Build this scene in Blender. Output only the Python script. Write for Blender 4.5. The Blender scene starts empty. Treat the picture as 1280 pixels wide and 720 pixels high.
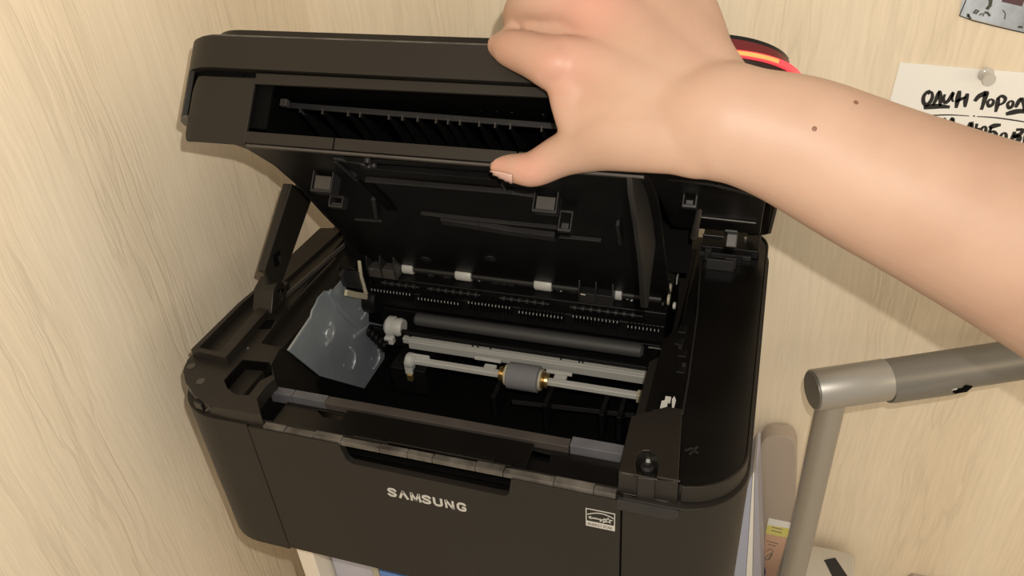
import bpy, bmesh, math, random
from mathutils import Vector, Matrix
from mathutils.geometry import tessellate_polygon
random.seed(4)
sc = bpy.context.scene
COL = sc.collection
S = 0.001                                   # everything below is written in millimetres

# ------------------------------------------------------------------ camera
CAM = Vector((391.2, -320.7, 382.3))
YAW, PITCH, ROLL, FPX = -0.3481, -0.6050, -0.0790, 994.4
def cam_axes():
    ca, sa, cb, sb, cc, sn = math.cos(YAW), math.sin(YAW), math.cos(PITCH), math.sin(PITCH), math.cos(ROLL), math.sin(ROLL)
    f = Vector((sa*cb, ca*cb, sb)); r = Vector((ca, -sa, 0)); u = r.cross(f)
    return cc*r + sn*u, -sn*r + cc*u, f
AR, AU, AF = cam_axes()
cam = bpy.data.cameras.new('camera'); co = bpy.data.objects.new('camera', cam); COL.objects.link(co)
cam.sensor_width = 36; cam.lens = FPX/1280*36; cam.clip_start = 0.01
m = Matrix.Identity(4)
for i in range(3): m[i][0] = AR[i]; m[i][1] = AU[i]; m[i][2] = -AF[i]; m[i][3] = CAM[i]*S
co.matrix_world = m
sc.camera = co

# ------------------------------------------------------------------ light: phone flash beside the lens, warm room lamp, dim room
w = bpy.data.worlds.new('room_light'); sc.world = w; w.use_nodes = True
w.node_tree.nodes['Background'].inputs[0].default_value = (1.0, 0.885, 0.72, 1)
w.node_tree.nodes['Background'].inputs[1].default_value = 0.66
def light(name, kind, loc, power, color, size=0.01, target=None):
    l = bpy.data.lights.new(name, kind); o = bpy.data.objects.new(name, l); COL.objects.link(o)
    o.location = Vector(loc)*S; l.energy = power; l.color = color
    if kind == 'AREA':
        l.shape = 'DISK'; l.size = size
        o.rotation_euler = (Vector(target)-Vector(loc)).to_track_quat('-Z', 'Y').to_euler()
    else: l.shadow_soft_size = size
    return o
light('phone_flash', 'POINT', CAM + AR*17 + AU*32, 8.6, (1.0, 0.93, 0.82), 0.003)
light('side_lamp', 'AREA', (1050, 40, 150), 0.5, (1.0, 0.80, 0.50), 0.16, (640, 390, -250))
sc.view_settings.view_transform = 'Standard'; sc.view_settings.look = 'None'
sc.view_settings.gamma = 1; sc.view_settings.use_curve_mapping = False
sc.view_settings.exposure = 0.10

# ------------------------------------------------------------------ where a sight line meets a real plane
def ray(px, py): return AF + AR*((px-640)/FPX) - AU*((py-360)/FPX)
def hit(px, py, n, c):
    d = ray(px, py); n = Vector(n); return CAM + d*((c-CAM.dot(n))/d.dot(n))
def on_y(px, py, y): return hit(px, py, (0, 1, 0), y)
def on_x(px, py, x): return hit(px, py, (1, 0, 0), x)
def on_z(px, py, z): return hit(px, py, (0, 0, 1), z)
def far(px, py, d): return CAM + ray(px, py)*d

# frames: (origin, ex, ey, en)
TOP = (Vector((0,0,0)), Vector((1,0,0)), Vector((0,1,0)), Vector((0,0,1)))
FRONT = (Vector((0,0,0)), Vector((1,0,0)), Vector((0,0,1)), Vector((0,-1,0)))
SIDE = (Vector((0,0,0)), Vector((0,1,0)), Vector((0,0,1)), Vector((1,0,0)))
TH = 0.6983; LH = Vector((0, 292, 0))
UD = Vector((0, -math.cos(TH), math.sin(TH))); WD = Vector((0, math.sin(TH), math.cos(TH)))
LTOP = (LH, Vector((1,0,0)), UD, WD)        # lid seen from above: x, u (hinge to front), w (up)
LFR = (LH, Vector((1,0,0)), WD, UD)         # lid seen from its front: x, w, u
LSIDE = (LH, UD, WD, Vector((1,0,0)))       # lid seen from its side: u, w, x
def L(x, u, w): return LH + Vector((x,0,0)) + UD*u + WD*w
def lid_xw(px, py, U):
    p = hit(px, py, UD, LH.dot(UD)+U) - LH; return (p.x, p.dot(WD))
def lid_xu(px, py, W):
    p = hit(px, py, WD, LH.dot(WD)+W) - LH; return (p.x, p.dot(UD))
def topx(pts, z): return [tuple(on_z(a, b, z)[:2]) for a, b in pts]

# ------------------------------------------------------------------ materials
def mat(name, col, rough=0.5, metal=0.0, spec=0.5, var=0.0, vscale=8, bump=0.0, bscale=300, coat=0.0, sss=0.0, trans=0.0, emit=None, es=0, alpha=1):
    m = bpy.data.materials.new(name); m.use_nodes = True; n = m.node_tree.nodes; l = m.node_tree.links
    b = n['Principled BSDF']; b.inputs['Base Color'].default_value = (*col, 1)
    b.inputs['Roughness'].default_value = rough; b.inputs['Metallic'].default_value = metal
    b.inputs['Specular IOR Level'].default_value = spec; b.inputs['Coat Weight'].default_value = coat
    b.inputs['Transmission Weight'].default_value = trans
    if sss:
        b.inputs['Subsurface Weight'].default_value = sss; b.inputs['Subsurface Radius'].default_value = (1, .35, .2)
        b.inputs['Subsurface Scale'].default_value = 0.004
    if emit: b.inputs['Emission Color'].default_value = (*emit, 1); b.inputs['Emission Strength'].default_value = es
    tc = n.new('ShaderNodeTexCoord')
    if var:
        ns = n.new('ShaderNodeTexNoise'); ns.inputs['Scale'].default_value = vscale; ns.inputs['Detail'].default_value = 5
        l.new(tc.outputs['Object'], ns.inputs['Vector'])
        cr = n.new('ShaderNodeValToRGB'); cr.color_ramp.elements[0].position = .3; cr.color_ramp.elements[1].position = .7
        cr.color_ramp.elements[0].color = (*[c*(1-var) for c in col], 1); cr.color_ramp.elements[1].color = (*[min(1, c*(1+var)) for c in col], 1)
        l.new(ns.outputs['Fac'], cr.inputs['Fac']); l.new(cr.outputs['Color'], b.inputs['Base Color'])
    if bump:
        n2 = n.new('ShaderNodeTexNoise'); n2.inputs['Scale'].default_value = bscale; n2.inputs['Detail'].default_value = 3
        l.new(tc.outputs['Object'], n2.inputs['Vector'])
        bp = n.new('ShaderNodeBump'); bp.inputs['Strength'].default_value = bump; bp.inputs['Distance'].default_value = 0.0006
        l.new(n2.outputs['Fac'], bp.inputs['Height']); l.new(bp.outputs['Normal'], b.inputs['Normal'])
    return m
M = {}
M['satin'] = mat('satin_black_plastic', (.014,.0116,.0092), .5, spec=.3, bump=.12, bscale=1800, var=.08)
M['deck'] = mat('deck_black_plastic', (.014,.0118,.0095), .4, spec=.35, bump=.15, bscale=1200, var=.15, vscale=20)
M['gloss'] = mat('glossy_black_plastic', (.0045,.004,.0036), .26, spec=.35, var=.25, vscale=25)
M['inner'] = mat('inner_black_plastic', (.0042,.004,.0042), .42, spec=.22, var=.3, vscale=40)
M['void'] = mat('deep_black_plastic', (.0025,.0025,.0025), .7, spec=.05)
M['dgrey'] = mat('dark_grey_plastic', (.016,.0155,.016), .42, spec=.35, var=.15, vscale=30)
M['mgrey'] = mat('worn_and_sheen_grey_plastic', (.046,.040,.036), .45, var=.25, vscale=30)
M['edge'] = mat('shiny_worn_highlit_edge', (.075,.068,.06), .3, var=.6, vscale=60, bump=.5, bscale=150)
M['zinc'] = mat('galvanised_steel', (.30,.34,.375), .42, metal=.45, var=.12, vscale=30)
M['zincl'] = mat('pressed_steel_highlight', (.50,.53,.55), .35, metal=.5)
M['wplas'] = mat('white_plastic', (.42,.42,.40), .45)
M['cream'] = mat('cream_plastic', (.38,.35,.26), .5)
M['silver'] = mat('silver_bar', (.36,.36,.345), .42, metal=.1)
M['rubber'] = mat('grey_rubber', (.15,.15,.16), .8, bump=.5, bscale=900)
M['roller'] = mat('dark_roller_rubber', (.036,.036,.037), .6)
M['brass'] = mat('brass', (.55,.38,.15), .3, metal=.9)
M['steel'] = mat('bright_steel', (.6,.6,.6), .25, metal=.9)
M['print'] = mat('silver_lettering', (.46,.45,.42), .4)
M['red'] = mat('red_glow_strip', (.6,.02,.02), .3, emit=(1.0,.06,.08), es=1.0)
M['orange'] = mat('orange_lit_core', (.8,.2,.05), .3, emit=(1.0,.17,.05), es=1.5)
M['dred'] = mat('dark_red_translucent_plastic', (.10,.006,.008), .25)
M['skin'] = None
M['nail'] = mat('finger_nail', (.48,.31,.27), .32, sss=.1)
M['mole'] = mat('brown_mole', (.17,.075,.045), .6)
M['alu'] = mat('brushed_aluminium', (.40,.385,.36), .42, metal=.75)
M['alud'] = mat('grey_lacquered_metal', (.20,.19,.175), .45, metal=.5)
M['paper'] = mat('white_card', (.88,.87,.84), .8)
M['ink'] = mat('black_ink', (.012,.01,.01), .5)
M['clear'] = mat('clear_pin_plastic', (.75,.72,.68), .12, trans=.3)
M['bgrey'] = mat('bluish_sheen_grey', (.085,.085,.095), .42, var=.2, vscale=40)
M['bfold'] = mat('pale_blue_plastic', (.42,.46,.62), .4)
M['blue'] = mat('blue_plastic', (.08,.20,.52), .4)
M['lav'] = mat('lavender_plastic', (.42,.42,.50), .5)
M['beige'] = mat('beige_plastic', (.45,.38,.32), .5)
M['peach'] = mat('peach_label', (.72,.46,.32), .7)
M['yellow'] = mat('yellow_label', (.78,.72,.22), .7)
M['wpaint'] = mat('white_painted_board', (.72,.66,.57), .6)
M['offw'] = mat('off_white_plastic', (.55,.51,.44), .5)
M['navy'] = mat('navy_plastic', (.03,.03,.18), .4)
M['inkg'] = mat('grey_brown_ink', (.30,.24,.19), .7)

def wood():
    m = bpy.data.materials.new('pale_wood_laminate'); m.use_nodes = True; n = m.node_tree.nodes; l = m.node_tree.links
    b = n['Principled BSDF']; b.inputs['Roughness'].default_value = .5; b.inputs['Specular IOR Level'].default_value = .3
    tc = n.new('ShaderNodeTexCoord')
    wob = n.new('ShaderNodeTexNoise'); wob.inputs['Scale'].default_value = 7; wob.inputs['Detail'].default_value = 3
    l.new(tc.outputs['Object'], wob.inputs['Vector'])
    sub = n.new('ShaderNodeVectorMath'); sub.operation = 'SUBTRACT'; sub.inputs[1].default_value = (.5,.5,.5); l.new(wob.outputs['Color'], sub.inputs[0])
    sca = n.new('ShaderNodeVectorMath'); sca.operation = 'MULTIPLY'; sca.inputs[1].default_value = (.016,.016,.0); l.new(sub.outputs[0], sca.inputs[0])
    add = n.new('ShaderNodeVectorMath'); add.operation = 'ADD'; l.new(tc.outputs['Object'], add.inputs[0]); l.new(sca.outputs[0], add.inputs[1])
    def grain(sx, sz, det):
        mp = n.new('ShaderNodeMapping'); mp.inputs['Scale'].default_value = (sx, sx, sz); l.new(add.outputs[0], mp.inputs['Vector'])
        g = n.new('ShaderNodeTexNoise'); g.inputs['Scale'].default_value = 1; g.inputs['Detail'].default_value = det; l.new(mp.outputs[0], g.inputs['Vector'])
        return g
    g1 = grain(55, 4.5, 3); g2 = grain(300, 14, 3); g3 = grain(16, 1.3, 2)
    # thin dark grooves where g1 crosses its middle
    a = n.new('ShaderNodeMath'); a.operation = 'SUBTRACT'; a.inputs[1].default_value = .5; l.new(g1.outputs['Fac'], a.inputs[0])
    ab = n.new('ShaderNodeMath'); ab.operation = 'ABSOLUTE'; l.new(a.outputs[0], ab.inputs[0])
    gr = n.new('ShaderNodeMapRange'); gr.inputs['From Min'].default_value = 0; gr.inputs['From Max'].default_value = .045; l.new(ab.outputs[0], gr.inputs['Value'])
    gate = n.new('ShaderNodeMapRange'); gate.inputs['From Min'].default_value = .42; gate.inputs['From Max'].default_value = .58; l.new(g3.outputs['Fac'], gate.inputs['Value'])
    mx = n.new('ShaderNodeMath'); mx.operation = 'MAXIMUM'; l.new(gr.outputs[0], mx.inputs[0]); l.new(gate.outputs[0], mx.inputs[1])
    c1 = n.new('ShaderNodeValToRGB'); l.new(g3.outputs['Fac'], c1.inputs['Fac'])
    c1.color_ramp.elements[0].position = .3; c1.color_ramp.elements[0].color = (.80,.685,.52,1)
    c1.color_ramp.elements[1].position = .7; c1.color_ramp.elements[1].color = (.86,.755,.595,1)
    c2 = n.new('ShaderNodeMapRange'); c2.inputs['To Min'].default_value = .95; c2.inputs['To Max'].default_value = 1.04
    c2.inputs['From Min'].default_value = .3; c2.inputs['From Max'].default_value = .7; l.new(g2.outputs['Fac'], c2.inputs['Value'])
    c3 = n.new('ShaderNodeMapRange'); c3.inputs['To Min'].default_value = .93; c3.inputs['To Max'].default_value = 1.0; l.new(mx.outputs[0], c3.inputs['Value'])
    mu = n.new('ShaderNodeMath'); mu.operation = 'MULTIPLY'; l.new(c2.outputs[0], mu.inputs[0]); l.new(c3.outputs[0], mu.inputs[1])
    vm = n.new('ShaderNodeVectorMath'); vm.operation = 'SCALE'; l.new(c1.outputs['Color'], vm.inputs[0]); l.new(mu.outputs[0], vm.inputs['Scale'])
    l.new(vm.outputs[0], b.inputs['Base Color'])
    hs = n.new('ShaderNodeMath'); hs.operation = 'MULTIPLY_ADD'; l.new(mx.outputs[0], hs.inputs[0]); hs.inputs[1].default_value = .8
    l.new(g2.outputs['Fac'], hs.inputs[2])
    bp = n.new('ShaderNodeBump'); bp.inputs['Strength'].default_value = .34; bp.inputs['Distance'].default_value = .0008
    l.new(hs.outputs[0], bp.inputs['Height']); l.new(bp.outputs['Normal'], b.inputs['Normal'])
    return m
M['wood'] = wood()
def skin():
    m = bpy.data.materials.new('fair_skin'); m.use_nodes = True; n = m.node_tree.nodes; l = m.node_tree.links
    b = n['Principled BSDF']; b.inputs['Roughness'].default_value = .5; b.inputs['Specular IOR Level'].default_value = .35
    b.inputs['Subsurface Weight'].default_value = .25; b.inputs['Subsurface Radius'].default_value = (1,.35,.2); b.inputs['Subsurface Scale'].default_value = .004
    tc = n.new('ShaderNodeTexCoord')
    a = n.new('ShaderNodeTexNoise'); a.inputs['Scale'].default_value = 22; a.inputs['Detail'].default_value = 4; l.new(tc.outputs['Object'], a.inputs['Vector'])
    c = n.new('ShaderNodeValToRGB'); l.new(a.outputs['Fac'], c.inputs['Fac'])
    c.color_ramp.elements[0].position = .32; c.color_ramp.elements[0].color = (.37,.235,.172,1)
    c.color_ramp.elements[1].position = .7; c.color_ramp.elements[1].color = (.42,.278,.206,1)
    at = n.new('ShaderNodeVertexColor'); at.layer_name = 'flush'
    mx = n.new('ShaderNodeMixRGB'); mx.inputs[2].default_value = (.52,.24,.19,1); l.new(c.outputs['Color'], mx.inputs[1]); l.new(at.outputs['Color'], mx.inputs[0])
    l.new(mx.outputs[0], b.inputs['Base Color'])
    f = n.new('ShaderNodeTexVoronoi'); f.inputs['Scale'].default_value = 900; l.new(tc.outputs['Object'], f.inputs['Vector'])
    bp = n.new('ShaderNodeBump'); bp.inputs['Strength'].default_value = .12; bp.inputs['Distance'].default_value = .0003
    l.new(f.outputs['Distance'], bp.inputs['Height']); l.new(bp.outputs['Normal'], b.inputs['Normal'])
    return m
M['skin'] = skin()

# ------------------------------------------------------------------ mesh building
def P3(fr, x, y, d): return fr[0] + fr[1]*x + fr[2]*y + fr[3]*d
class B:
    def __init__(s): s.v = []; s.f = []
    def add(s, V, F):
        o = len(s.v); s.v += [Vector(p) for p in V]; s.f += [tuple(i+o for i in t) for t in F]; return s
    def hexa(s, p):
        return s.add(p, [(0,3,2,1),(4,5,6,7),(0,1,5,4),(1,2,6,5),(2,3,7,6),(3,0,4,7)])
    def box(s, fr, x0, x1, y0, y1, d0, d1):
        q = [(x0,y0),(x1,y0),(x1,y1),(x0,y1)]
        return s.hexa([P3(fr,a,b,d0) for a,b in q] + [P3(fr,a,b,d1) for a,b in q])
    def plate(s, fr, outer, d0, d1, holes=()):
        loops = [outer] + list(holes); flat = [p for lp in loops for p in lp]; n = len(flat)
        tr = tessellate_polygon([[Vector((a,b,0)) for a,b in lp] for lp in loops])
        F = [tuple(t) for t in tr] + [tuple(n+i for i in reversed(t)) for t in tr]
        o = 0
        for lp in loops:
            k = len(lp)
            for i in range(k): j = (i+1) % k; F.append((o+i, o+j, n+o+j, n+o+i))
            o += k
        return s.add([P3(fr,a,b,d1) for a,b in flat] + [P3(fr,a,b,d0) for a,b in flat], F)
    def wall(s, fr, path, t, d0, d1, closed=False):
        # a strip of thickness t following a 2D path
        n = len(path); off = []
        for i in range(n):
            a = Vector(path[i-1 if (i or closed) else 0]); c = Vector(path[(i+1) % n if (i < n-1 or closed) else i])
            d = (c-a).normalized(); off.append((path[i][0]-d.y*t, path[i][1]+d.x*t))
        hh = [d1]*n if not isinstance(d1, list) else d1
        ll = [d0]*n if not isinstance(d0, list) else d0
        V = []; F = []
        for i in range(n): V += [P3(fr,*path[i],ll[i]), P3(fr,*off[i],ll[i]), P3(fr,*off[i],hh[i]), P3(fr,*path[i],hh[i])]
        for i in range(n if closed else n-1):
            j = (i+1) % n
            for k in range(4): F.append((4*i+k, 4*i+(k+1)%4, 4*j+(k+1)%4, 4*j+k))
        if not closed: F += [(3,2,1,0), tuple(4*(n-1)+k for k in range(4))]
        s.add(V, F)
        return s
    def lathe(s, p0, p1, prof, n=24, cap=True):
        # prof: (t, r) with t from 0 to 1 between the two points
        p0, p1 = Vector(p0), Vector(p1); ax = (p1-p0); a = ax.normalized()
        e = a.orthogonal().normalized(); g = a.cross(e); V = []; F = []
        for t, r in prof:
            c = p0 + ax*t
            V += [c + (e*math.cos(2*math.pi*k/n) + g*math.sin(2*math.pi*k/n))*r for k in range(n)]
        for i in range(len(prof)-1):
            for k in range(n):
                k2 = (k+1) % n; F.append((i*n+k, i*n+k2, (i+1)*n+k2, (i+1)*n+k))
        if cap: F.append(tuple(reversed(range(n)))); F.append(tuple((len(prof)-1)*n+k for k in range(n)))
        return s.add(V, F)
    def cyl(s, p0, p1, r, n=20): return s.lathe(p0, p1, [(0,r),(1,r)], n)
    def tube(s, pts, r, n=8):
        for a, b in zip(pts, pts[1:]): s.cyl(a, b, r, n)
        return s
    def strip(s, fr, pts, wd, d0, d1):
        # one flat pen stroke
        n = len(pts); V = []; F = []
        for i in range(n):
            a = Vector(pts[max(i-1,0)]); c = Vector(pts[min(i+1,n-1)]); d = (c-a).normalized() if (c-a).length else Vector((1,0))
            h = (wd[i] if isinstance(wd, (list,tuple)) else wd)/2; x, y = pts[i]
            for sg, dd in ((1,d0),(-1,d0),(-1,d1),(1,d1)): V.append(P3(fr, x-d.y*h*sg, y+d.x*h*sg, dd))
        for i in range(n-1):
            for k in range(4): F.append((4*i+k, 4*i+(k+1)%4, 4*i+4+(k+1)%4, 4*i+4+k))
        F += [(3,2,1,0), tuple(4*(n-1)+k for k in range(4))]
        return s.add(V, F)
    def build(s, name, m, parent=None, bevel=0, smooth=True, label=None, cat=None, group=None, kind=None):
        me = bpy.data.meshes.new(name)
        me.from_pydata([p*S for p in s.v], [], s.f); me.validate()
        bm = bmesh.new(); bm.from_mesh(me); bmesh.ops.recalc_face_normals(bm, faces=bm.faces); bm.to_mesh(me); bm.free()
        o = bpy.data.objects.new(name, me); COL.objects.link(o); me.materials.append(m)
        if smooth:
            for p in me.polygons: p.use_smooth = True
            try: me.set_sharp_from_angle(angle=math.radians(38))
            except Exception: pass
        if bevel:
            bv = o.modifiers.new('bevel', 'BEVEL'); bv.width = bevel*S; bv.segments = 2; bv.limit_method = 'ANGLE'; bv.angle_limit = math.radians(40); bv.harden_normals = True
        if parent: put(o, parent)
        return tag(o, label, cat, group, kind)
def put(o, parent):
    o.parent = parent
    r = parent
    while r.parent: r = r.parent
    if parent is r and r.type == 'EMPTY': o.matrix_parent_inverse = Matrix.Translation(-r.location)
def tag(o, label=None, cat=None, group=None, kind=None):
    if label: o['label'] = label
    if cat: o['category'] = cat
    if group: o['group'] = group
    if kind: o['kind'] = kind
    return o
def empty(name, loc, label, cat, group=None):
    o = bpy.data.objects.new(name, None); COL.objects.link(o); o.location = Vector(loc)*S; o.empty_display_size = .02
    return tag(o, label, cat, group)
def arc(cx, cy, r, a0, a1, n=8):
    return [(cx+r*math.cos(math.radians(a0+(a1-a0)*i/n)), cy+r*math.sin(math.radians(a0+(a1-a0)*i/n))) for i in range(n+1)]
def rrect(x0, x1, y0, y1, r, n=8):
    r = r if isinstance(r, (list,tuple)) else [r]*4     # corners: x0y0, x1y0, x1y1, x0y1
    return arc(x0+r[0],y0+r[0],r[0],180,270,n)+arc(x1-r[1],y0+r[1],r[1],270,360,n)+arc(x1-r[2],y1-r[2],r[2],0,90,n)+arc(x0+r[3],y1-r[3],r[3],90,180,n)
def smooth_line(pts, k=5):
    out = []
    for i in range(len(pts)-1):
        p0, p1, p2, p3 = (Vector(pts[max(i-1,0)]), Vector(pts[i]), Vector(pts[i+1]), Vector(pts[min(i+2,len(pts)-1)]))
        for j in range(k):
            t = j/k; out.append(tuple(.5*((2*p1)+(p2-p0)*t+(2*p0-5*p1+4*p2-p3)*t*t+(3*p1-p0-3*p2+p3)*t**3)))
    out.append(tuple(pts[-1])); return out

# ------------------------------------------------------------------ the setting
YW, XW, ZD = 390, -61.5, -560
B().box(TOP, XW-18, 1500, YW, YW+18, ZD-40, 1500).build('wall_back', M['wood'], kind='structure', label='pale wood laminate back wall')
B().box(TOP, XW-18, XW, -1300, YW, ZD-40, 1500).build('wall_left', M['wood'], kind='structure', label='pale wood laminate side wall')
B().box(TOP, XW, 1500, -500, YW, ZD-24, ZD).build('floor', M['wpaint'], kind='structure')

# ------------------------------------------------------------------ printer
PR = empty('printer', (204, 155, -138), 'black multifunction laser printer with its scanner lid lifted and insides showing', 'printer')
# body shell: hollow tub with rounded corners; the front is set back where the door sits
R0 = 42
outer = arc(R0,R0,R0,180,270,10) + [(70,0),(70,6),(139,6),(139,26),(266,26),(266,6),(335,6),(335,0)] + arc(407-R0,R0,R0,270,360,10) + arc(407-30,312-30,30,0,90,8) + arc(30,312-30,30,90,180,8)
cav = [(50,8),(137,8),(137,28),(268,28),(268,8),(330,8),(330,130),(346,150),(346,292),(50,292)]
shell = B().plate(TOP, outer, -137, 0, [cav]).build('body_shell', M['satin'], PR, bevel=1.2)
B().box(TOP, 50, 346, 30, 292, -137, -112).build('cavity_floor', M['void'], shell)
# front door with notch for the fingers
dz = -1.0
door_o = [(71,-134),(334,-134),(334,dz-2)] + [(264,dz-1)] + arc(256,-14,6,0,-90,5) + arc(150,-13.5,5,-100,-180,5) + [(142,dz)] + [(71,dz)]
door = B().plate(FRONT, door_o, -5, 0.6).build('front_door', M['satin'], PR, bevel=.7)
hr = B().box(FRONT, 141, 264, -26, 0, -26, -24)
hr.hexa([Vector(p) for p in [(142,2,-20),(263,2,-22),(263,24,-26),(142,24,-26),(142,2,-23),(263,2,-25),(263,24,-29),(142,24,-29)]])
hr.build('handle_recess', M['gloss'], door)
B().box(FRONT, 150, 258, -12, -9, -14, -9).build('handle_bar', M['dgrey'], door)
# lettering on the door
def text(body, fr, x, y, size, name, parent, m, depth=.35, rot=0, sx=1, bold=0, d=0.6, font_sp=1.0):
    c = bpy.data.curves.new(name, 'FONT'); c.body = body; c.size = size; c.offset = bold; c.space_character = font_sp; c.resolution_u = 4
    o = bpy.data.objects.new(name, c); COL.objects.link(o); bpy.context.view_layer.update()
    me = o.to_mesh(); V = [v.co.copy() for v in me.vertices]; F = [tuple(p.vertices) for p in me.polygons]; o.to_mesh_clear()
    bpy.data.objects.remove(o); bpy.data.curves.remove(c)
    w0 = min(v.x for v in V); V2 = []
    cr, sr = math.cos(rot), math.sin(rot)
    for v in V:
        a = (v.x-w0)*sx; b = v.y; V2.append(P3(fr, x+a*cr-b*sr, y+a*sr+b*cr, d+depth))
    return B().add(V2, F).build(name, m, parent)
# SAMSUNG: heavy block letters, the A without its bar
LT = {
 'S': [[(7.0,8.0),(6.6,9.6),(5.2,10.6),(3.4,10.6),(1.9,9.8),(1.5,8.0),(2.4,6.7),(5.3,5.2),(6.4,4.2),(6.6,2.6),(5.6,1.3),(4.0,.9),(2.2,1.2),(1.2,2.4),(1.0,3.4)]],
 'A': [[(.8,.2),(4.1,10.6)],[(3.7,10.6),(7.2,.2)]],
 'M': [[(1.2,.1),(1.5,11.2)],[(1.7,11),(4.6,1.0)],[(4.4,1.0),(7.3,11)],[(7.5,11.2),(7.9,.1)]],
 'U': [[(1.2,11.2),(1.2,3.2),(2.0,1.4),(3.9,.9),(5.9,1.4),(6.7,3.2),(6.7,11.2)]],
 'N': [[(1.2,.1),(1.2,11.2)],[(1.4,11),(6.3,.4)],[(6.5,.1),(6.5,11.2)]],
 'G': [[(6.8,8.3),(6.2,9.9),(4.3,10.6),(2.3,10),(1.3,8),(1.2,3.6),(2.2,1.5),(4.2,.9),(6.2,1.5),(6.7,3.2),(6.7,5.1),(4.3,5.1)]]}
lp0, lp1 = on_y(487, 625, 0), on_y(587, 643, 0)
lw = (lp1.x-lp0.x)/7; lb = B()
for i, ch in enumerate('SAMSUNG'):
    k = lw/8.6*.96
    for st in LT[ch]:
        lb.strip(FRONT, [(lp0.x+i*lw+a*k, -43.2-.3*0+b*.72) for a, b in st], 1.95*.78 if ch in 'MN' else 1.75, .5, .95)
lb.build('brand_lettering', M['print'], door, label='silver block lettering')
# energy logo
ex, ez, ew, eh = 312.2, -31.3, 18.6, 16.6
eb = B().plate(FRONT, [(ex,ez),(ex+ew,ez),(ex+ew,ez+eh),(ex,ez+eh)], .4, .85, [[(ex+.6,ez+4.8),(ex+ew-.6,ez+4.8),(ex+ew-.6,ez+eh-.6),(ex+.6,ez+eh-.6)]])
eb.strip(FRONT, [(ex+1.0+16.6*t, ez+9+5.2*math.sin(math.pi*(.12+.70*t))) for t in [i/12 for i in range(13)]], .55, .5, .9)
eb.strip(FRONT, smooth_line([(ex+1.8,ez+8.6),(ex+3.4,ez+9.6),(ex+2.4,ez+7.8),(ex+4.2,ez+8.1),(ex+5,ez+9),(ex+5.4,ez+8),(ex+6.4,ez+9),(ex+7,ez+8),(ex+8,ez+8.9),(ex+8.6,ez+8),(ex+9.6,ez+9),(ex+9.2,ez+6.2),(ex+10.4,ez+8.4),(ex+11.6,ez+9),(ex+11,ez+6),(ex+12.6,ez+8)],3), .55, .5, .9)
st = []
for k in range(10):
    rr = 3.1 if k % 2 == 0 else 1.3; an = math.radians(90+36*k); st.append((ex+14.2+rr*math.cos(an), ez+8.9+rr*math.sin(an)))
eb.plate(FRONT, st, .4, .85, [[(ex+14.2+(p[0]-ex-14.2)*.6, ez+8.9+(p[1]-ez-8.9)*.6) for p in st]])
lg = eb.build('energy_logo', M['print'], door, label='silver framed energy saving emblem')
text('ENERGY STAR', FRONT, ex+1.3, ez+1.3, 3.1, 'logo_lettering', door, M['ink'], depth=.32, sx=.80, bold=.03)

# worn lip along the top of the front and the deck behind it
lipb = B(); x = 83
while x < 331:
    wdt = random.uniform(12, 34); x1 = min(x+wdt, 331)
    lipb.box(TOP, x, x1-.4, .8, random.choice([5.2,6,6.6]), -3, random.uniform(.6,1.6)); x = x1
lipb.build('front_lip', M['edge'], shell, bevel=.3)
B().box(TOP, 134, 271, 6.5, 30, -2, .8).build('deck_cover', M['gloss'], PR, bevel=.4)
fd = B().plate(TOP, [(82,6),(331,6),(331,33),(82,33)], -7, -5.4, [topx([(396,512),(438,521),(441,529),(404,521)], -5.4), topx([(664,562),(688,568),(686,578),(661,572)], -5.4)])
fd.build('front_deck', M['gloss'], PR, bevel=.4)
B().box(TOP, 82, 331, 6, 33, -16, -15).build('deck_underlay', M['void'], shell)
for a, b in ((68,86),(86,113.5)): B().box(TOP, a, b-.5, 34, 41, -9, 0).build('ledge', M['bgrey'] , PR, bevel=.3, label='ledge segment with bluish grey sheen painted in')  # ledges are black plastic; their reflected light is painted in as grey
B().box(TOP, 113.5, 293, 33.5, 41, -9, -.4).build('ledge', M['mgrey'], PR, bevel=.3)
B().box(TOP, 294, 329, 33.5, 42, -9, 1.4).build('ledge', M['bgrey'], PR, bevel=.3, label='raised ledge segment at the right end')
# raised black rib with blocks on the front deck
B().box(TOP, 150, 262, 7, 10.5, -6, 1.6).box(TOP, 176, 250, 6.5, 12, -6, 2.8).box(TOP, 255, 262, 6.5, 12, -6, 2).build('deck_rib', M['gloss'], PR, bevel=.5)

# left deck with its angular well
zd = 10
hole = topx([(280,475),(303,449),(337,452.5),(341,468),(325,476),(311,494),(294,493),(284,485)], zd)
dl = topx([(234,450),(229,464),(232,478),(243,494),(261,507),(290,513),(326,519),(321,498),(332,483),(344,473),(338,458),(351,434),(326,429),(360,385),(402,332),(440,285),(400,285),(336,345),(300,380)], zd)
B().plate(TOP, dl, -1, zd, [hole]).build('left_deck', M['deck'], PR, bevel=.5)
B().plate(TOP, topx([(276,472),(303,445),(342,450),(346,472),(326,500),(290,500)], 0), -28, -26).wall(TOP, hole, 1.2, -28, zd-1, closed=True).build('deck_well', M['inner'], PR)
B().tube([on_z(a,b,-4) for a,b in smooth_line([(297,486),(303,478),(310,474),(320,473)],3)], .5).build('well_spring', M['dgrey'], PR)
for a, b in ((239,458),(251,477)):
    c = on_z(a, b, zd); B().cyl(c, c+Vector((0,0,.5)), 3.2).build('rubber_pad', M['mgrey'], PR, smooth=True, label='small worn grey dot on the left deck')
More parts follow.
